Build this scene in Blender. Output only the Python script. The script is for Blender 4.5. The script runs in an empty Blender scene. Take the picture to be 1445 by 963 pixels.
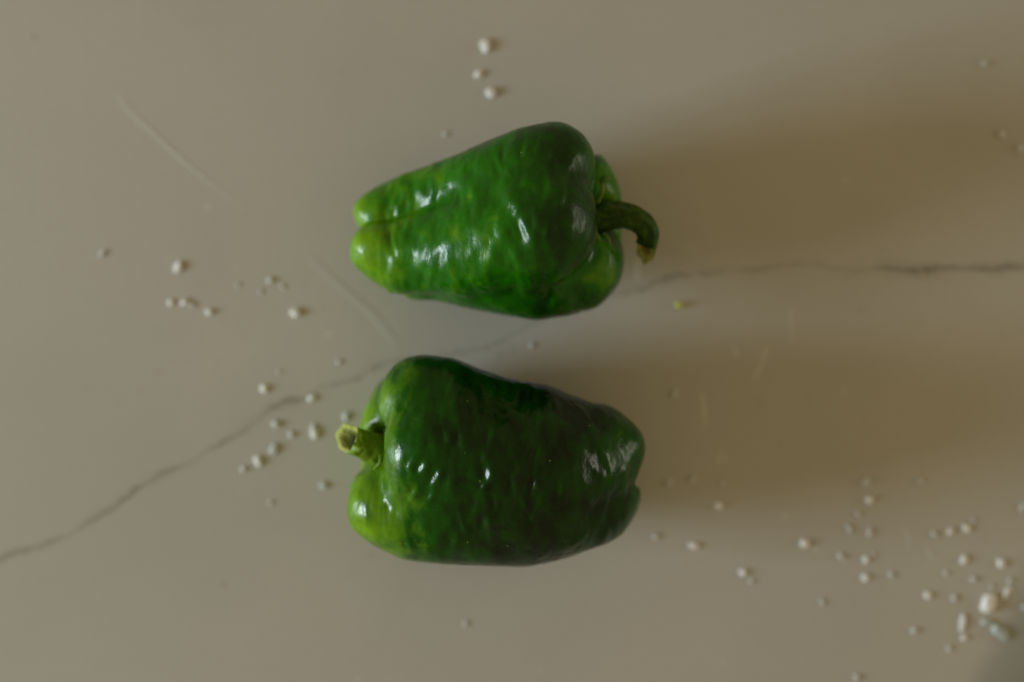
import bpy, math, random
import numpy as np
from mathutils import Vector, noise as mnoise

S = bpy.context.scene
COL = S.collection
W, H = 1445.0, 963.0
CAM_Z = 0.55
FRAME_W = CAM_Z * 36.0 / 50.0            # width of counter in view
TS = FRAME_W / W                         # metres per photo pixel on the counter
ZM = 0.035                               # mid height of a pepper
PS = TS * (CAM_Z - ZM) / CAM_Z           # metres per unit of the peppers' own grid

# ---------------------------------------------------------------- camera
cam_d = bpy.data.cameras.new('camera')
cam = bpy.data.objects.new('camera', cam_d)
COL.objects.link(cam)
cam.location = (0, 0, CAM_Z)
cam.rotation_euler = (0, 0, 0)
cam_d.lens = 50.0
cam_d.sensor_width = 36.0
cam_d.clip_start = 0.01
cam_d.clip_end = 50.0
cam_d.dof.use_dof = True
cam_d.dof.focus_distance = CAM_Z - 0.059
cam_d.dof.aperture_fstop = 2.05
S.camera = cam

# ---------------------------------------------------------------- room light
world = bpy.data.worlds.new('World')
S.world = world
world.use_nodes = True
bg = world.node_tree.nodes['Background']
bg.inputs['Color'].default_value = (0.276, 0.210, 0.104, 1)
bg.inputs['Strength'].default_value = 1.0

# the window to the left: one tall soft light, low over the counter
key_d = bpy.data.lights.new('window_light', 'AREA')
key_d.shape = 'RECTANGLE'
key_d.size = 0.56        # across (along y)
key_d.size_y = 0.46      # up
key_d.energy = 32.0
key_d.color = (0.79, 0.91, 0.98)
key = bpy.data.objects.new('window_light', key_d)
COL.objects.link(key)
key.location = (-1.80, -0.26, 0.47)
key.rotation_euler = (Vector((0.02, 0.0, 0.03)) - Vector(key.location)).to_track_quat('-Z', 'Y').to_euler()

# a second, weaker and warmer opening low on the right, seen in the far rims of both peppers
def lamp(name, loc, sx, sy, energy, color):
    d = bpy.data.lights.new(name, 'AREA'); d.shape = 'RECTANGLE'
    d.size = sx; d.size_y = sy; d.energy = energy; d.color = color
    o = bpy.data.objects.new(name, d); COL.objects.link(o)
    o.location = loc
    o.rotation_euler = (Vector((0.02, 0.0, 0.03)) - Vector(loc)).to_track_quat('-Z', 'Y').to_euler()
    return o
lamp('side_light', (1.35, 0.12, 0.26), 0.60, 0.24, 2.4, (1.0, 0.95, 0.78))

S.view_settings.view_transform = 'Standard'
S.view_settings.look = 'None'
S.view_settings.exposure = 0.0
S.view_settings.gamma = 1.0
S.view_settings.use_curve_mapping = False
S.render.engine = 'CYCLES'

# ---------------------------------------------------------------- helpers
def tag(o, label=None, cat=None, group=None, kind=None):
    if label: o['label'] = label
    if cat: o['category'] = cat
    if group: o['group'] = group
    if kind: o['kind'] = kind
    return o

def mesh_obj(name, verts, faces, mat, parent=None, smooth=True):
    me = bpy.data.meshes.new(name)
    me.from_pydata([tuple(v) for v in verts], [], [tuple(f) for f in faces])
    me.update()
    if smooth:
        me.polygons.foreach_set('use_smooth', [True] * len(me.polygons))
    if mat: me.materials.append(mat)
    o = bpy.data.objects.new(name, me)
    COL.objects.link(o)
    if parent: o.parent = parent
    return o

def new_mat(name):
    m = bpy.data.materials.new(name)
    m.use_nodes = True
    nt = m.node_tree
    b = nt.nodes['Principled BSDF']
    return m, nt, b

def N(nt, typ, **kw):
    n = nt.nodes.new(typ)
    for k, v in kw.items():
        setattr(n, k, v)
    return n

def math_node(nt, op, a, b=None, clamp=False):
    n = N(nt, 'ShaderNodeMath', operation=op)
    n.use_clamp = clamp
    for i, v in enumerate((a, b)):
        if v is None: continue
        if isinstance(v, (int, float)): n.inputs[i].default_value = v
        else: nt.links.new(v, n.inputs[i])
    return n.outputs[0]

def smooth_range(nt, v, a, b, c=0.0, d=1.0):
    n = N(nt, 'ShaderNodeMapRange', interpolation_type='SMOOTHSTEP')
    nt.links.new(v, n.inputs['Value'])
    n.inputs['From Min'].default_value = a
    n.inputs['From Max'].default_value = b
    n.inputs['To Min'].default_value = c
    n.inputs['To Max'].default_value = d
    return n.outputs['Result']

def noise_node(nt, vec, scale, detail=3.0, rough=0.55, dist=0.0):
    n = N(nt, 'ShaderNodeTexNoise')
    nt.links.new(vec, n.inputs['Vector'])
    n.inputs['Scale'].default_value = scale
    n.inputs['Detail'].default_value = detail
    n.inputs['Roughness'].default_value = rough
    n.inputs['Distortion'].default_value = dist
    return n.outputs['Fac']

def mix_col(nt, fac, a, b, mode='MIX'):
    n = N(nt, 'ShaderNodeMix', data_type='RGBA', blend_type=mode)
    if isinstance(fac, (int, float)): n.inputs[0].default_value = fac
    else: nt.links.new(fac, n.inputs[0])
    for i, v in ((6, a), (7, b)):
        if isinstance(v, tuple): n.inputs[i].default_value = (*v, 1.0) if len(v) == 3 else v
        else: nt.links.new(v, n.inputs[i])
    return n.outputs[2]

# ---------------------------------------------------------------- marble
VEIN = [(-40,800),(0,788),(15,783),(50,773),(85,760),(130,735),(180,700),(215,676),(250,660),(275,650),(300,632),(330,617),
        (358,598),(376,581),(400,567),(435,560),(455,546),(490,538),(520,525),(540,513),(600,506),(660,495),(690,490),
        (720,475),(745,461),(800,436),(880,412),(905,408),(925,400),(940,392),(975,388),(1010,385),(1050,382),(1075,380),
        (1100,376),(1130,371),(1155,372),(1175,379),(1200,381),(1250,379),(1300,382),(1350,378),(1400,380),(1445,377),(1500,374)]

def marble_material():
    m, nt, b = new_mat('marble')
    tc = N(nt, 'ShaderNodeTexCoord')
    vec = tc.outputs['Object']
    sep = N(nt, 'ShaderNodeSeparateXYZ'); nt.links.new(vec, sep.inputs[0])
    x, y = sep.outputs[0], sep.outputs[1]
    fx0, fx1 = -0.24, 0.24
    u = math_node(nt, 'DIVIDE', math_node(nt, 'SUBTRACT', x, fx0), fx1 - fx0, clamp=True)
    fc = N(nt, 'ShaderNodeFloatCurve')
    cv = fc.mapping.curves[0]
    pts = [(((px - W/2) * TS - fx0) / (fx1 - fx0), ((H/2 - py) * TS + 0.15) / 0.30) for px, py in VEIN]
    cv.points[0].location = (0.0, pts[0][1] - 0.03)
    cv.points[1].location = (1.0, pts[-1][1] + 0.01)
    for p in pts:
        if 0.001 < p[0] < 0.999:
            q = cv.points.new(*p)
    for q in cv.points: q.handle_type = 'AUTO'
    fc.mapping.update()
    nt.links.new(u, fc.inputs['Value'])
    yc = math_node(nt, 'SUBTRACT', math_node(nt, 'MULTIPLY', fc.outputs[0], 0.30), 0.15)
    wob = math_node(nt, 'MULTIPLY', math_node(nt, 'SUBTRACT', noise_node(nt, vec, 190, 5, 0.7), 0.5), 0.0055)
    wob2 = math_node(nt, 'MULTIPLY', math_node(nt, 'SUBTRACT', noise_node(nt, vec, 520, 4, 0.7), 0.5), 0.0030)
    dy = math_node(nt, 'SUBTRACT', math_node(nt, 'ADD', math_node(nt, 'ADD', y, wob), wob2), yc)
    off = math_node(nt, 'MULTIPLY', math_node(nt, 'SUBTRACT', noise_node(nt, vec, 28, 3, 0.6), 0.47), 0.045)
    d_side = math_node(nt, 'ABSOLUTE', math_node(nt, 'ADD', dy, off))
    side = math_node(nt, 'SUBTRACT', 1.0, math_node(nt, 'DIVIDE', d_side, 0.0010), clamp=True)
    side = math_node(nt, 'MULTIPLY', side, smooth_range(nt, noise_node(nt, vec, 40, 2, 0.5), 0.48, 0.66, 0.0, 0.30))
    d = math_node(nt, 'ABSOLUTE', dy)
    var = noise_node(nt, vec, 55, 3, 0.6)
    var2 = noise_node(nt, vec, 22, 2, 0.5)
    core_w = math_node(nt, 'MULTIPLY', smooth_range(nt, var, 0.3, 0.7, 0.35, 1.3), 0.0011)
    core = math_node(nt, 'SUBTRACT', 1.0, math_node(nt, 'DIVIDE', d, core_w), clamp=True)
    core = math_node(nt, 'MULTIPLY', core, smooth_range(nt, var2, 0.38, 0.60, 0.18, 1.0))
    halo_w = math_node(nt, 'MULTIPLY', smooth_range(nt, var2, 0.4, 0.7, 0.5, 1.6), 0.0038)
    halo = math_node(nt, 'SUBTRACT', 1.0, math_node(nt, 'DIVIDE', d, halo_w), clamp=True)
    halo = math_node(nt, 'MULTIPLY', halo, smooth_range(nt, var, 0.40, 0.68, 0.10, 0.38))
    # base with faint clouding
    cl = noise_node(nt, vec, 9, 4, 0.55, 0.6)
    cl2 = noise_node(nt, vec, 60, 3, 0.6)
    base = mix_col(nt, smooth_range(nt, cl, 0.3, 0.7), (0.500, 0.480, 0.438), (0.540, 0.516, 0.468))
    base = mix_col(nt, smooth_range(nt, cl2, 0.35, 0.75, 0.0, 0.22), base, (0.52, 0.50, 0.44))
    cl3 = noise_node(nt, vec, 320, 4, 0.7)
    base = mix_col(nt, smooth_range(nt, cl3, 0.40, 0.75, 0.0, 0.22), base, (0.46, 0.43, 0.37))
    pore = N(nt, 'ShaderNodeTexVoronoi', feature='F1'); nt.links.new(vec, pore.inputs['Vector']); pore.inputs['Scale'].default_value = 85
    psel = N(nt, 'ShaderNodeSeparateColor'); nt.links.new(pore.outputs['Color'], psel.inputs[0])
    pm = math_node(nt, 'MULTIPLY', smooth_range(nt, pore.outputs['Distance'], 0.04, 0.16, 1.0, 0.0), smooth_range(nt, psel.outputs[0], 0.86, 0.97, 0.0, 0.30))
    base = mix_col(nt, pm, base, (0.78, 0.77, 0.72))
    pm2 = math_node(nt, 'MULTIPLY', smooth_range(nt, pore.outputs['Distance'], 0.04, 0.20, 1.0, 0.0), smooth_range(nt, psel.outputs[1], 0.92, 0.98, 0.0, 0.30))
    base = mix_col(nt, pm2, base, (0.33, 0.28, 0.21))
    # small rusty and grey flecks of the stone
    fl = noise_node(nt, vec, 190, 2, 0.5)
    base = mix_col(nt, smooth_range(nt, fl, 0.70, 0.78, 0.0, 0.35), base, (0.42, 0.35, 0.25))
    # grey tone past a slanted line at the lower right
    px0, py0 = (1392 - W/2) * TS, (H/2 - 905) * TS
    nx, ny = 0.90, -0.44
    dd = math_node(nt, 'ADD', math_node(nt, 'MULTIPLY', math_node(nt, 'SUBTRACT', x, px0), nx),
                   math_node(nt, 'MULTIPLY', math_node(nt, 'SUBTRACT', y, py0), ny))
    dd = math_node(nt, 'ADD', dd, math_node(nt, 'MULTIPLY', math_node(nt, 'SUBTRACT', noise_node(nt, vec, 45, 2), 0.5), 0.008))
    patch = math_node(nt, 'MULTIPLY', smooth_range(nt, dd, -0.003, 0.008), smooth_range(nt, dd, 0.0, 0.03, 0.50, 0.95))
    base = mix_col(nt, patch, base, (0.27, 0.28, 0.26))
    vein = math_node(nt, 'ADD', math_node(nt, 'ADD', math_node(nt, 'MULTIPLY', core, 0.56), halo), side, clamp=True)
    base = mix_col(nt, vein, base, (0.20, 0.175, 0.145))
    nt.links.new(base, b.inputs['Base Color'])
    b.inputs['Roughness'].default_value = 0.34
    b.inputs['Specular IOR Level'].default_value = 0.35
    bp = N(nt, 'ShaderNodeBump'); bp.inputs['Strength'].default_value = 0.05; bp.inputs['Distance'].default_value = 0.0005
    nt.links.new(noise_node(nt, vec, 500, 3, 0.6), bp.inputs['Height'])
    nt.links.new(bp.outputs[0], b.inputs['Normal'])
    return m

def box(x0, x1, y0, y1, z0, z1):
    v = [(x, y, z) for z in (z0, z1) for y in (y0, y1) for x in (x0, x1)]
    f = [(0,2,3,1), (4,5,7,6), (0,1,5,4), (2,6,7,3), (0,4,6,2), (1,3,7,5)]
    return v, f

v, f = box(-1.0, 1.0, -0.8, 0.8, -0.03, 0.0)
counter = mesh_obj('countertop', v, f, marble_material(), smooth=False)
tag(counter, 'pale marble countertop with one thin grey vein running across it', 'countertop', kind='structure')

# ---------------------------------------------------------------- value noise in numpy
def vnoise(P, freq, seed):
    rng = np.random.default_rng(seed)
    G = 64
    tab = rng.random((G, G, G)).astype(np.float32) * 2 - 1
    q = P * freq + rng.random(3) * 40
    i = np.floor(q).astype(int); fr = q - i
    fr = fr * fr * (3 - 2 * fr)
    out = 0
    for dx in (0, 1):
        for dy in (0, 1):
            for dz in (0, 1):
                w = (fr[..., 0] if dx else 1 - fr[..., 0]) * (fr[..., 1] if dy else 1 - fr[..., 1]) * (fr[..., 2] if dz else 1 - fr[..., 2])
                out = out + w * tab[(i[..., 0] + dx) % G, (i[..., 1] + dy) % G, (i[..., 2] + dz) % G]
    return out

# ---------------------------------------------------------------- pepper bodies
# own grid of each pepper: x to the right, y towards the bottom of the picture, z up, PS metres each
def catmull(nodes, n=5):
    P = np.array(nodes, float)
    out = []
    for i in range(len(P) - 1):
        p0 = P[max(i-1, 0)]; p1 = P[i]; p2 = P[i+1]; p3 = P[min(i+2, len(P)-1)]
        for k in range(n):
            t = k / n
            out.append(0.5 * ((2*p1) + (-p0+p2)*t + (2*p0-5*p1+4*p2-p3)*t*t + (-p0+3*p1-3*p2+p3)*t**3))
    out.append(P[-1])
    return np.array(out)

def lobe_sdf(P, path):
    best = None
    for a, b in zip(path[:-1], path[1:]):
        ab = b[:3] - a[:3]
        L2 = float(ab @ ab) + 1e-9
        t = np.clip(((P - a[:3]) @ ab) / L2, 0, 1)
        q = P - (a[:3] + t[..., None] * ab)
        d = np.sqrt((q * q).sum(-1)) - (a[3] + t * (b[3] - a[3]))
        best = d if best is None else np.minimum(best, d)
    return best

def smin(a, b, k):
    h = np.clip(0.5 + 0.5 * (b - a) / k, 0, 1)
    return b * (1 - h) + a * h - k * h * (1 - h)

def make_sdf(spec, sub=3):
    paths = [catmull(l, sub).astype(np.float32) for l in spec['lobes']]
    def f(P):
        P = P.astype(np.float32)
        k = sum(np.interp(P[..., 0] + o, spec['kx'], spec['kv']) for o in (-22, -11, 0, 11, 22)).astype(np.float32) / 5
        d = None
        for p in paths:
            dl = lobe_sdf(P, p)
            d = dl if d is None else smin(d, dl, k)
        for (c, r, kk) in spec['dents']:          # basin round the stem, dimple at the blossom end
            q = (P - np.array(c, np.float32)) / np.array(r, np.float32)
            e = (np.sqrt((q * q).sum(-1)) - 1) * min(r)
            d = -smin(-d, e, kk)
        return d
    return f

def surface_nets(f, lo, hi, h):
    n = [int((b - a) / h) + 2 for a, b in zip(lo, hi)]
    xs = [lo[i] + h * np.arange(n[i]) for i in range(3)]
    D = np.empty(n, np.float32)
    for i in range(n[0]):                          # slab by slab to keep memory low
        Y, Z = np.meshgrid(xs[1], xs[2], indexing='ij')
        P = np.stack([np.full_like(Y, xs[0][i]), Y, Z], -1)
        D[i] = f(P)
    inside = D < 0
    c = np.zeros([m - 1 for m in n], np.int8)
    for dx in (0, 1):
        for dy in (0, 1):
            for dz in (0, 1):
                c += inside[dx:n[0]-1+dx, dy:n[1]-1+dy, dz:n[2]-1+dz]
    act = (c > 0) & (c < 8)
    idx = -np.ones(act.shape, int)
    cells = np.argwhere(act)
    idx[act] = np.arange(len(cells))
    acc = np.zeros((len(cells), 3)); cnt = np.zeros(len(cells))
    corners = [(a, b, d) for a in (0, 1) for b in (0, 1) for d in (0, 1)]
    for a in corners:
        for ax in range(3):
            if a[ax]: continue
            b = list(a); b[ax] = 1
            da = D[cells[:, 0]+a[0], cells[:, 1]+a[1], cells[:, 2]+a[2]]
            db = D[cells[:, 0]+b[0], cells[:, 1]+b[1], cells[:, 2]+b[2]]
            s = (da < 0) != (db < 0)
            t = np.where(s, da / (da - db + 1e-12), 0)
            p = np.tile(np.array(a, float), (len(cells), 1)); p[:, ax] = t
            acc += p * s[:, None]; cnt += s
    V = (cells + acc / cnt[:, None]) * h + np.array(lo)
    F = []
    for ax in range(3):
        u, w = (ax + 1) % 3, (ax + 2) % 3
        sl0 = [slice(None)] * 3; sl1 = [slice(None)] * 3
        sl0[ax] = slice(0, n[ax]-1); sl1[ax] = slice(1, n[ax])
        ch = inside[tuple(sl0)] != inside[tuple(sl1)]
        e = np.argwhere(ch)
        e = e[(e[:, u] > 0) & (e[:, w] > 0) & (e[:, u] < n[u]-1) & (e[:, w] < n[w]-1)]
        q = []
        for du, dw in ((1, 1), (0, 1), (0, 0), (1, 0)):
            g = e.copy(); g[:, u] -= du; g[:, w] -= dw
            q.append(idx[g[:, 0], g[:, 1], g[:, 2]])
        q = np.stack(q, 1)
        flip = ~inside[e[:, 0], e[:, 1], e[:, 2]]
        q[flip] = q[flip][:, ::-1]
        F.append(q)
    return V, np.concatenate(F)

def grad(f, V, e=0.6):
    g = np.zeros_like(V)
    for i in range(3):
        d = np.zeros(3); d[i] = e
        g[:, i] = f(V + d) - f(V - d)
    return g / (np.linalg.norm(g, axis=1, keepdims=True) + 1e-9)

def proj_y(x, y, z):                                # grid point -> photo row as the camera sees it
    k = (CAM_Z - ZM) / (CAM_Z - z * PS)
    return (x - W/2) * k + W/2, (y - H/2) * k + H/2

def fit_outline(V, top, bot):
    """bring the body's two long sides onto the widths measured on the real pepper"""
    X, Y = proj_y(V[:, 0], V[:, 1], V[:, 2])
    x0, x1 = X.min(), X.max()
    n = 60
    bins = np.linspace(x0, x1, n)
    tcur, bcur = [], []
    hw = (x1 - x0) / n
    for c in bins:
        s = np.abs(X - c) < hw
        tcur.append(Y[s].min()); bcur.append(Y[s].max())
    tcur, bcur = np.array(tcur), np.array(bcur)
    tw = np.interp(bins, [p[0] for p in top], [p[1] for p in top])
    bw = np.interp(bins, [p[0] for p in bot], [p[1] for p in bot])
    ker = np.array([1, 2, 3, 2, 1.]) / 9
    dt = np.clip(tw - tcur, -25, 25); db = np.clip(bw - bcur, -25, 25)
    fade = np.clip(np.minimum(bins - x0 - 2, x1 - 2 - bins) / 12, 0, 1)
    dt = np.convolve(np.pad(dt * fade, 2, 'edge'), ker, 'valid'); db = np.convolve(np.pad(db * fade, 2, 'edge'), ker, 'valid')
    t = (Y - np.interp(X, bins, tcur)) / (np.interp(X, bins, bcur) - np.interp(X, bins, tcur) + 1e-6)
    t = np.clip(t, 0, 1)
    V[:, 1] += (1 - t) * np.interp(X, bins, dt) + t * np.interp(X, bins, db)
    return float(np.abs(dt).max()), float(np.abs(db).max())

def to_world(V):
    return np.stack([(V[:, 0] - W/2) * PS, (H/2 - V[:, 1]) * PS, V[:, 2] * PS], 1)

def build_body(spec, mat, parent, base):
    f = make_sdf(spec, 9)
    V, F = surface_nets(make_sdf(spec, 2), spec['lo'], spec['hi'], spec.get('h', 2.6))
    for _ in range(2):
        V -= grad(f, V) * f(V)[:, None]
    G = grad(f, V)
    # dents and puckers of the skin: long, slightly across the fruit
    A = V * np.array([1.0, 0.55, 0.8])
    n1 = vnoise(A, 1/34, spec['seed']); n2 = vnoise(A, 1/15, spec['seed']+1); n3 = vnoise(V, 1/70, spec['seed']+2)
    n4 = vnoise(A, 1/7.5, spec['seed']+3)
    up = np.clip(G[:, 2], 0, 1)
    V += G * (n1 * spec['amp'][0] + n2 * spec['amp'][1] * (0.3 + 0.7*np.clip(n3*2+0.5,0,1)) + n3 * spec['amp'][2]
              + n4 * spec['amp'][3] * np.clip(n1+0.4,0,1))[:, None]
    # single puckers: each a short dip followed by a ridge
    rng = np.random.default_rng(spec['seed'])
    x0, x1, y0, y1 = spec['field']
    pk = list(spec['puckers'])
    for _ in range(spec['npuck']):
        pk.append((rng.uniform(x0, x1), rng.uniform(y0, y1), rng.uniform(0.8, 3.3), rng.uniform(5, 11), rng.uniform(7, 20), rng.uniform(-0.4, 0.4)))
    dsp = np.zeros(len(V))
    for (cx, cy, hh, ww, ry, sl) in pk:
        dx = V[:, 0] - cx + sl * (V[:, 1] - cy); dy = V[:, 1] - cy
        m = (np.abs(dx) < 3 * ww) & (np.abs(dy) < 3 * ry) & (G[:, 2] > 0)
        dsp[m] += hh * 1.2 * dx[m] / ww * np.exp(-(dx[m] / ww) ** 2 - (dy[m] / ry) ** 2) * G[m, 2]
    V += G * dsp[:, None]
    V[:, 2] -= V[:, 2].min()
    zf = spec['flat']                                # it rests on small flats
    s = V[:, 2] < zf
    V[s, 2] = np.maximum(0, (V[s, 2] - zf * 0.35)) * (zf / (zf * 0.65))
    print('fit', fit_outline(V, spec['top'], spec['bot']))
    fit_outline(V, spec['top'], spec['bot'])
    # colour tone of the skin: dark on the back, lime at both ends and in the creases, plus painted light low down
    tone = np.interp(V[:, 0] + 34 * n3 + 14 * n1, spec['tone_x'], spec['tone_v'])
    low = np.clip(1 - V[:, 2] / 120, 0, 1)  # lit lower edge painted into the tone: more lime towards the counter
    tone = tone + 0.32 * low + 0.10 * vnoise(V * np.array([1.0, 0.4, 0.5]), 1/11, spec['seed'] + 7) + spec['mottle'] * (0.6 * n3 + 0.7 * n1 + 0.35 * n2)
    for (c, r, a) in spec.get('blotch', []):
        q = (V - np.array(c)) / np.array(r)
        tone += a * np.exp(-(q * q).sum(1))
    tone = np.clip(tone, 0, 1)
    o = mesh_obj('body', to_world(V) - np.array(base), F, mat, parent)
    # orient outwards
    me = o.data
    at = me.attributes.new('tone', 'FLOAT', 'POINT')
    at.data.foreach_set('value', tone.astype(np.float32))
    print(spec['name'], 'verts', len(V), 'height mm', V[:, 2].max() * PS * 1000)
    return o

def pepper_material(name, dark, mid, lime, gloss):
    m, nt, b = new_mat(name)
    tc = N(nt, 'ShaderNodeTexCoord'); vec = tc.outputs['Object']
    at = N(nt, 'ShaderNodeAttribute', attribute_name='tone')
    n_big = noise_node(nt, vec, 110, 4, 0.65, 0.6)
    mp = N(nt, 'ShaderNodeMapping'); mp.inputs['Scale'].default_value = (1.0, 0.4, 0.6)
    nt.links.new(vec, mp.inputs[0])
    n_str = noise_node(nt, mp.outputs[0], 260, 4, 0.65)
    t = math_node(nt, 'ADD', at.outputs['Fac'], math_node(nt, 'MULTIPLY', math_node(nt, 'SUBTRACT', n_big, 0.5), 0.55))
    t = math_node(nt, 'ADD', t, math_node(nt, 'MULTIPLY', math_node(nt, 'SUBTRACT', n_str, 0.5), 0.30), clamp=True)
    cr = N(nt, 'ShaderNodeValToRGB')
    el = cr.color_ramp.elements
    el[0].position = 0.0; el[0].color = (*dark, 1)
    el[1].position = 1.0; el[1].color = (*lime, 1)
    e = el.new(0.48); e.color = (*mid, 1)
    nt.links.new(t, cr.inputs[0])
    # pale pin-prick specks of the skin
    vo = N(nt, 'ShaderNodeTexVoronoi', feature='F1'); nt.links.new(vec, vo.inputs['Vector']); vo.inputs['Scale'].default_value = 210
    sp = smooth_range(nt, vo.outputs['Distance'], 0.03, 0.09, 1.0, 0.0)
    wn = N(nt, 'ShaderNodeSeparateColor'); nt.links.new(vo.outputs['Color'], wn.inputs[0])
    sp = math_node(nt, 'MULTIPLY', sp, smooth_range(nt, wn.outputs[0], 0.78, 0.90, 0.0, 0.7))
    col = mix_col(nt, sp, cr.outputs[0], (0.30, 0.34, 0.10))
    nt.links.new(col, b.inputs['Base Color'])
    nt.links.new(smooth_range(nt, n_str, 0.3, 0.7, gloss, gloss + 0.08), b.inputs['Roughness'])
    b.inputs['Specular IOR Level'].default_value = 0.32
    b.inputs['Subsurface Weight'].default_value = 0.12
    b.inputs['Subsurface Radius'].default_value = (0.6, 1.0, 0.15)
    b.inputs['Subsurface Scale'].default_value = 0.004
    # fine dimpling of the skin
    bp = N(nt, 'ShaderNodeBump'); bp.inputs['Strength'].default_value = 0.4; bp.inputs['Distance'].default_value = 0.0014
    hsum = math_node(nt, 'ADD', math_node(nt, 'MULTIPLY', noise_node(nt, mp.outputs[0], 180, 3, 0.5), 0.8),
                     math_node(nt, 'MULTIPLY', noise_node(nt, vec, 800, 3, 0.6), 0.16))
    nt.links.new(hsum, bp.inputs['Height'])
    nt.links.new(bp.outputs[0], b.inputs['Normal'])
    return m

PEP_A = dict(
    name='pepper upper', seed=11, h=2.6,
    lobes=[
        [(535,296,86,41),(590,275,92,48),(650,262,110,60),(710,252,142,70),(768,242,165,69)],       # upper lobe
        [(538,352,108,49),(590,350,120,58),(655,343,132,78),(720,322,158,86),(758,306,182,78)],      # broad front lobe
        [(640,350,150,58),(700,345,170,66),(770,336,194,64),(786,322,196,54)],                       # its lower half
        [(600,365,84,52),(680,374,104,68),(750,374,112,76),(817,374,104,68)],                        # lower lobe
        [(590,300,80,56),(680,290,80,72),(750,290,84,76),(816,284,92,64)],                           # far lobe under the stem
        [(740,320,80,70),(812,325,76,68)],
    ],
    kx=[480,515,600,680,740,800,850], kv=[6,2,5,22,34,20,6],
    dents=[((874,316,158),(46,34,46),18), ((486,320,96),(16,8,20),5)],
    lo=(470,150,-20), hi=(905,475,285), flat=14,
    amp=(1.8, 1.5, 3.1, 0.8),
    field=(540,800,205,420), npuck=110,
    puckers=[(712,290,6.0,14,22,-0.3),(738,335,7.0,15,22,0.05),(700,318,2.6,7,12,0.2),(668,300,2.4,7,12,0),(765,335,2.2,8,12,0.2),(592,368,3.2,11,16,0.1),
             (645,258,3.5,14,12,-0.5),(700,222,2.0,6,8,0),(712,222,2.0,5,9,0),(553,362,2.5,10,16,0),
             (820,340,-3.5,9,16,0.3),(834,368,-4.0,8,12,0.4),(822,268,-3,8,12,0)],
    top=[(494,300),(497,288),(510,273),(528,262),(560,247),(593,235),(636,219),(676,201),(703,190),(730,180),(752,175),(782,171),(802,173),(822,183),(839,203),(852,220),(866,233),(877,256),(881,283)],
    bot=[(490,346),(497,369),(513,394),(543,411),(580,424),(613,425),(656,436),(716,447),(756,453),(802,447),(846,436),(869,416),(882,389),(885,360)],
    tone_x=[485,540,620,700,770,815,850,885], tone_v=[0.92,0.66,0.46,0.36,0.16,0.18,0.32,0.46],
    mottle=0.17,
    blotch=[((712,330,250),(28,40,60),0.08), ((800,260,220),(28,60,60),-0.14), ((818,395,170),(34,10,60),0.30)],
)
PEP_B = dict(
    name='pepper lower', seed=29, h=2.6,
    lobes=[
        [(598,566,152,62),(680,590,150,70),(767,618,142,72),(846,634,118,66)],                        # upper lobe
        [(606,632,186,66),(700,645,188,72),(790,655,170,72),(836,660,140,66)],                        # top lobe
        [(600,668,176,58),(700,680,170,66)],
        [(556,716,122,70),(630,716,136,78),(742,718,134,80),(800,714,124,74),(842,710,112,62)],
        [(770,650,150,80),(855,632,134,56)],
        [(770,690,150,75),(850,700,128,54)],       # lower lobe
        [(576,602,84,74),(680,620,82,78),(800,640,86,72)],                                            # far lobe under the stem
        [(572,664,76,68),(680,690,82,78),(800,690,84,72)],
    ],
    kx=[480,545,570,640,800,860,910], kv=[7,8,22,40,36,12,9],
    dents=[((508,630,160),(46,30,50),18), ((912,682,120),(28,9,34),7)],
    lo=(462,478,-20), hi=(930,825,285), flat=14,
    amp=(1.8, 1.5, 3.1, 0.9),
    field=(570,870,540,770), npuck=110,
    puckers=[(692,606,7.2,9,13,0.1),(690,657,7.2,9,12,-0.1),(601,652,5.0,8,8,0.5),(620,664,4.8,7,10,0.4),(587,688,4.8,7,12,0.6),(612,690,3.6,6,8,0.6),
             (686,726,6.4,9,12,0.3),(652,612,2.2,5,12,0),(718,616,2.2,5,9,0),(683,636,3.0,5,7,0.3),(700,700,2.2,5,9,0),(672,735,2.5,6,8,0.2),(598,735,1.5,6,9,0.2),
             (884,655,-4,8,9,0.3),(880,640,3,6,7,0),(882,682,-4,8,10,0),(886,712,-3,8,10,0),(556,575,3,8,10,0),(548,690,3,9,12,0)],
    top=[(505,600),(506,582),(516,558),(530,540),(538,529),(552,513),(573,503),(601,500),(644,505),(679,519),(714,531),(740,537),(764,540),(787,546),(802,554),(820,559),(832,565),(858,570),(875,578),(890,587),(903,600),(910,613),(913,635)],
    bot=[(484,727),(495,752),(524,773),(566,791),(622,797),(679,799),(742,801),(779,795),(806,788),(831,779),(852,772),(869,765),(884,755),(896,741),(902,722),(904,702)],
    tone_x=[480,510,550,600,660,800,855,890,915], tone_v=[0.94,0.84,0.64,0.40,0.14,0.03,0.12,0.38,0.52],
    mottle=0.15,
    blotch=[((590,760,120),(50,40,80),0.16), ((800,770,100),(90,30,60),0.16), ((670,775,120),(40,20,60),0.12)],
)

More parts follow.
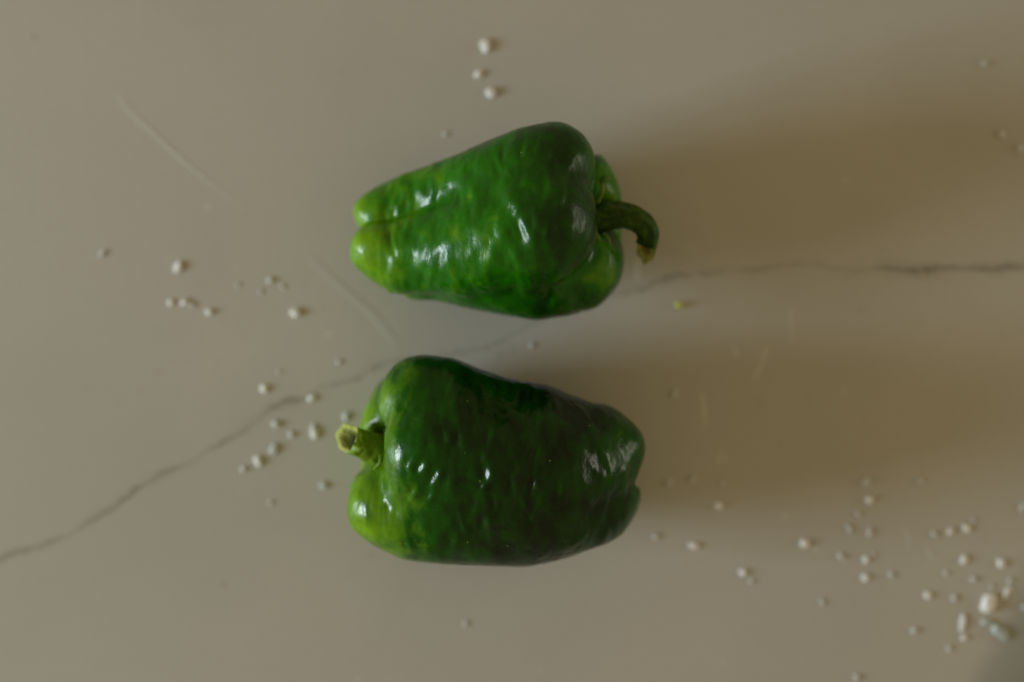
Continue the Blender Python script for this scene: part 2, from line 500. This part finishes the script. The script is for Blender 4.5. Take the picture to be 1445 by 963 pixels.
# ---------------------------------------------------------------- stems
def sweep(path, ns, rib=0.06, nrib=5, squash=1.0, seed=0, jitter=0.02):
    """tube of varying radius along path [(x,y,z,r)] in grid units; returns rings"""
    P = catmull(path, 6)
    C = P[:, :3]; R = P[:, 3]
    T = np.gradient(C, axis=0); T /= np.linalg.norm(T, axis=1, keepdims=True)
    up = np.array([0, 0, 1.0]); rings = []
    n0 = np.cross(T[0], up); n0 /= np.linalg.norm(n0)
    for i in range(len(C)):
        n0 = n0 - T[i] * (n0 @ T[i]); n0 /= np.linalg.norm(n0)
        b0 = np.cross(T[i], n0)
        ring = []
        for k in range(ns):
            a = 2 * math.pi * k / ns
            r = R[i] * (1 + rib * math.cos(nrib * a + 0.4 * seed) + jitter * math.sin(3.1 * i * 0.35 + 2 * a + seed) + jitter * math.sin(7 * a + i * 0.5))
            ring.append(C[i] + n0 * math.cos(a) * r + b0 * math.sin(a) * r * squash)
        rings.append(np.array(ring))
    return rings, C, T, R

def ring_faces(nr, ns, off=0):
    F = []
    for i in range(nr - 1):
        for k in range(ns):
            k2 = (k + 1) % ns
            F.append((off + i*ns + k, off + i*ns + k2, off + (i+1)*ns + k2, off + (i+1)*ns + k))
    return F

def stem_material(name, c1, c2):
    m, nt, b = new_mat(name)
    tc = N(nt, 'ShaderNodeTexCoord'); vec = tc.outputs['Object']
    n1 = noise_node(nt, vec, 260, 4, 0.65)
    col = mix_col(nt, smooth_range(nt, n1, 0.35, 0.7), c1, c2)
    nt.links.new(col, b.inputs['Base Color'])
    b.inputs['Roughness'].default_value = 0.38
    b.inputs['Specular IOR Level'].default_value = 0.16
    b.inputs['Subsurface Weight'].default_value = 0.08
    b.inputs['Subsurface Radius'].default_value = (0.6, 1.0, 0.2)
    b.inputs['Subsurface Scale'].default_value = 0.002
    bp = N(nt, 'ShaderNodeBump'); bp.inputs['Strength'].default_value = 0.5; bp.inputs['Distance'].default_value = 0.0008
    nt.links.new(noise_node(nt, vec, 700, 3, 0.6), bp.inputs['Height'])
    nt.links.new(bp.outputs[0], b.inputs['Normal'])
    return m

def cut_material(name, c1, c2, c3):
    m, nt, b = new_mat(name)
    tc = N(nt, 'ShaderNodeTexCoord'); vec = tc.outputs['Object']
    n1 = noise_node(nt, vec, 420, 5, 0.7)
    at = N(nt, 'ShaderNodeAttribute', attribute_name='depth')
    col = mix_col(nt, smooth_range(nt, n1, 0.35, 0.7), c1, c2)
    col = mix_col(nt, at.outputs['Fac'], col, c3)
    nt.links.new(col, b.inputs['Base Color'])
    b.inputs['Roughness'].default_value = 0.7
    b.inputs['Specular IOR Level'].default_value = 0.1
    bp = N(nt, 'ShaderNodeBump'); bp.inputs['Strength'].default_value = 0.9; bp.inputs['Distance'].default_value = 0.001
    nt.links.new(n1, bp.inputs['Height'])
    nt.links.new(bp.outputs[0], b.inputs['Normal'])
    return m

def make_stem(path, ns, cut_n, parent, base, smat, cmat, hollow, rim=0.78, seed=0, squash=1.0, ragged=0.8, rib=0.09):
    rings, C, T, R = sweep(path, ns, rib=rib, nrib=6, squash=squash, seed=seed)
    nrm = np.array(cut_n, float); nrm /= np.linalg.norm(nrm)
    rng = np.random.default_rng(seed)
    # slide the last rings' points along the stem to the slanted cut
    c = C[-1]; t = T[-1]
    for q in range(1, 9):
        w = (1 - (q - 1) / 8.0) ** 1.5
        ring = rings[-q]
        s = -((rings[-1] - c) @ nrm) / (t @ nrm)
        rings[-q] = ring + t * (s * w)[:, None]
    rings[-1] = rings[-1] + t * (rng.random(ns) * ragged)[:, None]
    V = np.concatenate(rings); F = ring_faces(len(rings), ns)
    stem = mesh_obj('stem', to_world(V) - np.array(base), F, smat, parent)
    # cut face: a pale ring and the hollow pith
    last = rings[-1]; cc = last.mean(0)
    cr = []; dep = []
    prof = [(1.0, 0, 0), (0.97, -0.6, 0), (rim + 0.06, -0.4, 0), (rim, 0.8, 0.15), (rim * 0.86, hollow * 0.45, 0.6), (rim * 0.6, hollow * 0.85, 0.9), (rim * 0.3, hollow, 1.0), (0.02, hollow * 1.02, 1.0)]
    for fr, dpt, tone in prof:
        jit = 1 + (0.06 * (rng.random(ns) - 0.5)) * (fr < 0.95)
        cr.append(cc + (last - cc) * (fr * jit)[:, None] if not np.isscalar(jit) else cc + (last - cc) * fr)
        cr[-1] = cr[-1] - t * dpt + (rng.random((ns, 3)) - 0.5) * (0.9 if fr < 0.95 else 0)
        dep += [tone] * ns
    V2 = np.concatenate(cr)
    cut = mesh_obj('cut_face', to_world(V2) - np.array(base), ring_faces(len(prof), ns), cmat, stem)
    a = cut.data.attributes.new('depth', 'FLOAT', 'POINT'); a.data.foreach_set('value', np.array(dep, np.float32))
    return stem

def calyx(center, axis, rad, parent, base, mat, seed, nseg=80):
    """the ragged green disc that the stem sits on"""
    ax = np.array(axis, float); ax /= np.linalg.norm(ax)
    u = np.cross(ax, (0, 0, 1.0)); u /= np.linalg.norm(u); w = np.cross(ax, u)
    rng = np.random.default_rng(seed)
    V = []; c = np.array(center, float)
    ph = rng.random(6) * 6
    prof = [(0.15, 7), (0.45, 5), (0.7, 2.6), (0.9, 1.6), (1.0, 1.2), (0.98, -1.4), (0.6, -3), (0.1, -3)]
    for fr, hgt in prof:
        for k in range(nseg):
            a = 2 * math.pi * k / nseg
            edge = 1 + fr ** 3 * (0.13 * math.cos(5 * a + ph[0]) + 0.07 * math.cos(9 * a + ph[1]) + 0.05 * math.cos(17 * a + ph[2]))
            curl = 5.0 * fr ** 4 * (0.6 + 0.4 * math.cos(5 * a + ph[0]))
            V.append(c + (u * math.cos(a) + w * math.sin(a)) * rad * fr * edge + ax * (hgt + curl))
    return mesh_obj('calyx', to_world(np.array(V)) - np.array(base), ring_faces(len(prof), nseg), mat, parent)

def flap(parent, base, mat, pts, wid):
    """a torn curl of the calyx: short tapering strip with thickness"""
    P = catmull([(*p, 1) for p in pts], 4)[:, :3]
    V = []; F = []
    n = len(P)
    for i, p in enumerate(P):
        t = P[min(i+1, n-1)] - P[max(i-1, 0)]; t /= np.linalg.norm(t)
        s = np.cross(t, (0.2, 0, 1)); s /= np.linalg.norm(s); nn = np.cross(s, t)
        wv = wid * (1 - 0.55 * (i / (n-1)) ** 2)
        for a in range(8):
            an = a * math.pi / 4
            V.append(p + s * math.cos(an) * wv + nn * math.sin(an) * wv * 0.38)
    F = ring_faces(n, 8)
    F.append(tuple(range(8))[::-1]); F.append(tuple((n-1)*8 + k for k in range(8)))
    return mesh_obj('calyx_flap', to_world(np.array(V)) - np.array(base), F, mat, parent)

def thing(name, label, cat, loc, group=None):
    e = bpy.data.objects.new(name, None); COL.objects.link(e)
    e.location = loc; e.empty_display_size = 0.02
    tag(e, label, cat, group)
    return e

matA = pepper_material('pepper_skin_bright', (0.003, 0.036, 0.0003), (0.017, 0.145, 0.0006), (0.180, 0.370, 0.005), 0.25)
matB = pepper_material('pepper_skin_dark', (0.0006, 0.012, 0.0000), (0.006, 0.076, 0.0003), (0.165, 0.340, 0.005), 0.20)

baseA = ((700 - W/2) * PS, (H/2 - 320) * PS, 0.0)
pepA = thing('green_pepper', 'mottled bright green pepper tapering to two lobes, its long curved stem hooked over', 'pepper', baseA, 'green peppers')
build_body(PEP_A, matA, pepA, baseA)
stemA_m = stem_material('stem_dark_green', (0.020, 0.055, 0.004), (0.060, 0.120, 0.010))
calA_m = stem_material('calyx_green', (0.085, 0.17, 0.018), (0.16, 0.23, 0.03))
cutA_m = cut_material('cut_stem_pale', (0.55, 0.56, 0.18), (0.32, 0.38, 0.08), (0.20, 0.17, 0.05))
make_stem([(822,310,128,28),(840,307,132,24),(860,304,138,20),(880,305,142,17.5),(897,310,142,16.5),(910,321,138,15.5),(915,334,134,14.5),(912,348,130,14)],
          40, (-0.55, 0.55, 0.62), pepA, baseA, stemA_m, cutA_m, 7, rim=0.62, seed=3, ragged=3.0)
calyx((840,314,130), (1, 0.05, 0.30), 40, pepA, baseA, calA_m, 5)
flap(pepA, baseA, calA_m, [(846,340,150),(856,352,152),(864,364,146)], 3.6)
flap(pepA, baseA, calA_m, [(840,288,158),(847,276,164),(850,262,160)], 4.6)
flap(pepA, baseA, calA_m, [(846,262,150),(853,255,152),(861,250,146)], 3.4)
flap(pepA, baseA, calA_m, [(850,330,150),(857,338,152),(860,350,148)], 2.8)
flap(pepA, baseA, calA_m, [(838,330,160),(845,342,162),(850,352,156)], 3.0)

baseB = ((700 - W/2) * PS, (H/2 - 655) * PS, 0.0)
pepB = thing('green_pepper', 'glossy very dark green blocky pepper with a short stubby cut stem', 'pepper', baseB, 'green peppers')
build_body(PEP_B, matB, pepB, baseB)
stemB_m = stem_material('stem_light_green', (0.10, 0.21, 0.010), (0.20, 0.32, 0.022))
cutB_m = cut_material('cut_stem_hollow', (0.50, 0.55, 0.15), (0.32, 0.40, 0.08), (0.05, 0.055, 0.012))
make_stem([(552,640,128,34),(542,638,134,29),(530,633,142,24),(517,628,150,21),(507,623,155,20),(497,619,159,20)],
          40, (-0.50, -0.10, 0.86), pepB, baseB, stemB_m, cutB_m, 11, rim=0.70, seed=8, ragged=1.2, rib=0.035)
calyx((545,636,130), (-1, 0.05, 0.2), 37, pepB, baseB, stemB_m, 9)
flap(pepB, baseB, stemB_m, [(541,640,170),(540,650,172),(530,660,166)], 3.4)

# ---------------------------------------------------------------- crumbs
def crumb_material(name, col, alpha=1.0):
    m, nt, b = new_mat(name)
    tc = N(nt, 'ShaderNodeTexCoord')
    n1 = noise_node(nt, tc.outputs['Object'], 3.0, 3, 0.6)
    c = mix_col(nt, smooth_range(nt, n1, 0.3, 0.7), tuple(v * 0.88 for v in col), col)
    nt.links.new(c, b.inputs['Base Color'])
    b.inputs['Roughness'].default_value = 0.5
    b.inputs['Subsurface Weight'].default_value = 0.7
    b.inputs['Subsurface Radius'].default_value = (1, 1, 1)
    b.inputs['Subsurface Scale'].default_value = 0.0015
    b.inputs['Alpha'].default_value = alpha
    return m
white = crumb_material('salt_white', (0.97, 1.0, 1.0))
dull = crumb_material('salt_dull', (0.66, 0.69, 0.68))
wet = crumb_material('wet_grey_salt', (0.52, 0.60, 0.60))
lime_m = crumb_material('pepper_fleck_lime', (0.62, 0.70, 0.10))

def ico():
    import bmesh
    bm = bmesh.new(); bmesh.ops.create_icosphere(bm, subdivisions=3, radius=1.0)
    V = np.array([v.co[:] for v in bm.verts]); F = [[v.index for v in f.verts] for f in bm.faces]
    bm.free(); return V, F
IV, IF = ico()
PROTO = {}
def crumb_mesh(mat, kind):
    key = (mat.name, kind)
    if key not in PROTO:
        Vn = IV.copy()
        Vn *= (1 + 0.36 * vnoise(Vn, 1.3, 100 + kind) + 0.20 * vnoise(Vn, 2.9, 200 + kind))[:, None]
        Vn[:, 2] = np.maximum(Vn[:, 2], -0.62)
        Vn[:, 2] += 0.62
        me = bpy.data.meshes.new('crumb')
        me.from_pydata([tuple(v) for v in Vn], [], IF); me.update()
        me.polygons.foreach_set('use_smooth', [True] * len(me.polygons))
        me.materials.append(mat)
        PROTO[key] = me
    return PROTO[key]

def crumb(i, px, py, w, h, ang, label, mat=white, name='salt_grain', cat='salt grain', group='white salt grains scattered on the counter', tall=0.52):
    o = bpy.data.objects.new(name, crumb_mesh(mat, i % 12))
    COL.objects.link(o)
    sx, sy = w * TS / 2 * 1.02, h * TS / 2 * 1.02
    o.scale = (sx, sy, min(sx, sy) * tall)
    o.rotation_euler = (0, 0, math.radians(ang))
    o.location = ((px - W/2) * TS, (H/2 - py) * TS, 0.0)
    tag(o, label, cat, group)
    return o

# x, y, width, length, turn, material, what sets it apart
CR = [
 (685,66,13,19,0,white,'large oval white salt grain, topmost of three above the upper pepper'),
 (675,105,10,10,0,white,'small round white salt grain, middle one of three above the upper pepper'),
 (693,132,12.5,13,0,white,'round white salt grain, lowest of three above the upper pepper'),
 (628,190,6,6,0,dull,'tiny faint grain close above the upper edge of the upper pepper'),
 (145,358,6,12,-30,dull,'faint slanted grain by itself below the long smear, nearest the left edge'),
 (252,376,10,17,-25,white,'long slanted white grain above the row of four grains at left'),
 (241,427,8,8.5,0,white,'first grain from the left in the row below the long slanted grain'),
 (261,427,9,9,0,white,'second grain from the left in the row below the long slanted grain'),
 (271,431,6,6,0,dull,'tiny dull grain touching the second grain of the row at left'),
 (295,440,9.5,9.5,0,white,'last grain to the right in the row below the long slanted grain'),
 (381,396,8,8.5,0,dull,'small grain up and left of the brightest grain at left'),
 (368,412,4,6.5,0,dull,'tiny faint grain just below and left of the small upper grain'),
 (399,405,4,9,35,dull,'thin faint sliver just above the brightest grain at left'),
 (336,402,4,6,-20,dull,'very faint tiny speck between the row and the brightest grain at left'),
 (417,442,12,12,0,white,'bright round white grain left of the upper pepper, brightest of its area'),
 (373,549,10,12,0,white,'white grain above the grey vein left of the lower pepper'),
 (440,562,9,9,0,white,'white grain lying right on the grey vein'),
 (389,598,9.5,10,0,dull,'dull grain just below the thick bend of the grey vein'),
 (411,613,8,8.5,0,dull,'small grain between the dull grain and the long grain by the stem'),
 (444,610,9,21,18,white,'long tilted white grain left of the stubby stem'),
 (386,634,9,14,-28,dull,'dull oval grain right beside the bright oval grain under the vein'),
 (364,650,10,17,8,white,'bright oval white grain, brightest below the grey vein'),
 (343,662,7.5,8,0,dull,'small dull grain, farthest left of the cluster below the vein'),
 (457,685,8.5,9,0,dull,'lone grain left of the lower pepper and below its stem'),
 (488,588,8,14,-15,dull,'faint oval grain just above the stubby cut stem'),
 (382,709,5,5.5,0,dull,'tiny faint speck below the cluster at the vein'),
 (478,511,6,6.5,0,dull,'small pale grain just above the vein and left of the lower pepper'),
 (393,525,4,5,0,dull,'tiny faint speck over the grain above the vein'),
 (657,880,5.5,7,0,dull,'lone faint speck below the lower pepper'),
 (750,487,5,8,0,dull,'faint speck between the two peppers'),
 (1389,90,11,8,35,dull,'faint pale smudge of salt near the top right corner'),
 (1413,190,7,12,25,dull,'faint slanted grain at the right edge below the smudge'),
 (1439,210,9,10,0,dull,'faint round grain touching the right edge of the upper shadow'),
 (1013,713,10.5,10.5,0,white,'bright round grain at the lower border of the lower pepper\'s shadow'),
 (978,770,13,9,-15,white,'wide oval grain right of the tip of the lower pepper'),
 (925,757,7,7,0,dull,'small dull grain nearest the tip of the lower pepper'),
 (1048,808,9.5,10,0,white,'bright grain with a fainter speck at its lower right'),
 (1060,820,5.5,6,0,dull,'faint speck at the lower right of a bright grain'),
 (1222,681,11,11,0,dull,'dull round grain above a brighter one in the shadow\'s border'),
 (1226,706,11,11,0,white,'bright round grain right below the dull one in the shadow\'s border'),
 (1298,679,7,7,0,dull,'faint small grain in the shadow, right of the pair'),
 (1210,725,6,8,0,dull,'faint grain just below and left of the bright grain of the pair'),
 (1198,746,6,15,28,dull,'thin slanted grain at the left of the faint cluster'),
 (1227,751,7,14,5,dull,'upright oval grain in the middle of the faint cluster'),
 (1135,767,10.5,11,0,white,'white grain with a rusty fleck of stone beside it'),
 (1186,785,7,12,35,dull,'slanted oval grain below the thin slanted one'),
 (1221,790,7.5,11,0,white,'upper of two grains standing one above the other'),
 (1221,815,9,9.5,0,white,'lower of two grains standing one above the other'),
 (1257,811,6,10,20,dull,'faint slanted grain right of the lower stacked grain'),
 (1232,783,4,6,0,dull,'tiny speck touching the upper stacked grain'),
 (1160,850,5,9,15,dull,'very faint speck below the grain with the rusty fleck'),
 (1318,754,7,9,0,dull,'leftmost and dullest of the rising line of four grains'),
 (1341,750,8,9,0,white,'second grain in the rising line of four grains'),
 (1363,745,9,13,35,white,'third and largest grain in the rising line of four'),
 (1373,734,5.5,6,0,dull,'smallest grain at the top end of the rising line of four'),
 (1360,790,9,13,10,white,'white oval grain below the rising line of four'),
 (1412,795,9,13,10,white,'white oval grain near the right edge, right of its twin'),
 (1373,817,7.5,9,0,dull,'dull grain below the white oval grain'),
 (1334,809,6,6.5,0,dull,'faint small grain left of the dull grain'),
 (1309,840,9,9.5,0,white,'white grain at the left of the crowded lower right corner'),
 (1346,844,7,11,0,dull,'dull upright grain above the long white rod'),
 (1393,851,19,25,8,white,'biggest lump of salt, in the lower right corner'),
 (1420,837,7,18,-28,white,'bright slanted flake right of the biggest lump'),
 (1428,834,9,4,-20,white,'small bright chip stuck across the slanted flake'),
 (1425,820,6,8,0,dull,'small dull grain above the slanted flake'),
 (1399,828,5,6,0,dull,'tiny speck right above the biggest lump'),
 (1358,878,8,26,-5,white,'long upright white rod of salt near the lower right corner'),
 (1360,900,7.5,8,0,white,'small grain at the foot of the long rod'),
 (1391,878,13,10,0,wet,'dull wet-looking chip just below the biggest lump'),
 (1409,891,14,30,38,wet,'wide bluish-grey wet smear of salt on the grey patch'),
 (1289,890,8,9,0,dull,'dull grain left of the long rod'),
 (1339,915,6,8,-15,dull,'faint grain below the long rod'),
 (1208,956,8,9,0,dull,'dull grain cut by the bottom edge of the picture'),
 (1443,715,9,12,0,dull,'pale grain cut by the right edge above the lower right corner'),
 (1445,857,6,8,0,dull,'small chip at the right edge beside the biggest lump'),
 (1018,683,6,6,0,dull,'faint speck right above the bright grain at the shadow\'s border'),
 (943,681,7,7,0,dull,'faint speck in the shadow close to the lower pepper\'s notch'),
 (977,675,6,11,-30,dull,'faint slanted speck in the shadow below the short slanted smear'),
 (951,555,6,11,-15,dull,'faint upright speck in the shadow right of the lower pepper\'s shoulder'),
]
for i, (px, py, w, h, a, m, lab) in enumerate(CR):
    crumb(i, px, py, w, h, a, lab, m)
crumb(3, 957, 431, 10, 9, 0, 'lime green fleck of pepper on the marble between the two shadows', lime_m, 'pepper_fleck', 'pepper fleck', None, 0.9)

# ---------------------------------------------------------------- dried smears on the stone
def smear_material(strength, seed):
    m, nt, b = new_mat('dried_smear')
    tc = N(nt, 'ShaderNodeTexCoord'); vec = tc.outputs['Object']
    n1 = noise_node(nt, vec, 160, 3, 0.65)
    k = smooth_range(nt, n1, 0.25, 0.7, 0.3 * strength, strength)
    nt.links.new(mix_col(nt, k, (0.522, 0.500, 0.455), (0.86, 0.85, 0.80)), b.inputs['Base Color'])
    b.inputs['Roughness'].default_value = 0.5
    b.inputs['Specular IOR Level'].default_value = 0.3
    return m
def smear(pts, label, strength):
    """thin dried streak: a low mound with feathered flanks, [(x,y,width)]"""
    P = catmull([(x, y, 0, w) for x, y, w in pts], 6)
    n = len(P); V = []; A = []; ns = 9
    for i, p in enumerate(P):
        t = P[min(i+1, n-1)][:2] - P[max(i-1, 0)][:2]; t /= np.linalg.norm(t)
        s = np.array([-t[1], t[0]])
        e = math.sin(math.pi * (i + 0.0) / (n - 1)) ** 0.6
        for k in range(ns):
            q = (k / (ns-1)) * 2 - 1
            c = p[:2] + s * q * p[3] / 2
            hgt = 0.00002 + 0.00010 * (1 - q*q) * e
            V.append(((c[0] - W/2) * TS, (H/2 - c[1]) * TS, hgt)); A.append((1 - q*q) * e)
    F = []
    for i in range(n-1):
        for k in range(ns-1):
            F.append((i*ns+k, (i+1)*ns+k, (i+1)*ns+k+1, i*ns+k+1))
    o = mesh_obj('salt_smear', V, F, smear_material(strength, 0))
    a = o.data.attributes.new('cover', 'FLOAT', 'POINT'); a.data.foreach_set('value', np.array(A, np.float32))
    tag(o, label, 'smear', 'faint dried smears on the counter')
smear([(166,134,10),(185,158,11),(215,186,10),(245,214,9),(285,248,7),(330,282,5)], 'longest pale smear, slanting down across the upper left of the counter', 0.13)
smear([(436,362,13),(462,386,15),(490,412,14),(522,440,16),(548,470,14),(562,490,10)], 'broken faint smear slanting down below the tip of the upper pepper', 0.02)
smear([(1082,492,7),(1074,512,8),(1064,536,9)], 'short slanted smear in the lower shadow, its upper right one', 0.28)
smear([(1034,488,7),(1040,504,7)], 'tiny smear left of the short slanted smear in the shadow', 0.2)
smear([(990,556,8),(992,575,9),(995,602,6)], 'upright faint smear in the middle of the lower shadow', 0.25)
smear([(1019,634,7),(1012,648,7),(1007,662,5)], 'short slanted faint smear low in the lower shadow', 0.22)
smear([(898,366,7),(899,382,10),(901,396,7)], 'upright pale smear right under the hooked stem tip', 0.4)
smear([(1118,436,7),(1117,460,7),(1116,484,5)], 'faint upright smear between the two shadows', 0.14)
smear([(1270,742,4),(1280,752,5),(1284,764,5),(1280,776,4)], 'faint curved smear right of the faint cluster of grains', 0.25)
smear([(1308,775,5),(1316,785,6),(1326,794,4)], 'faint slanted smear left of the white oval grain', 0.2)
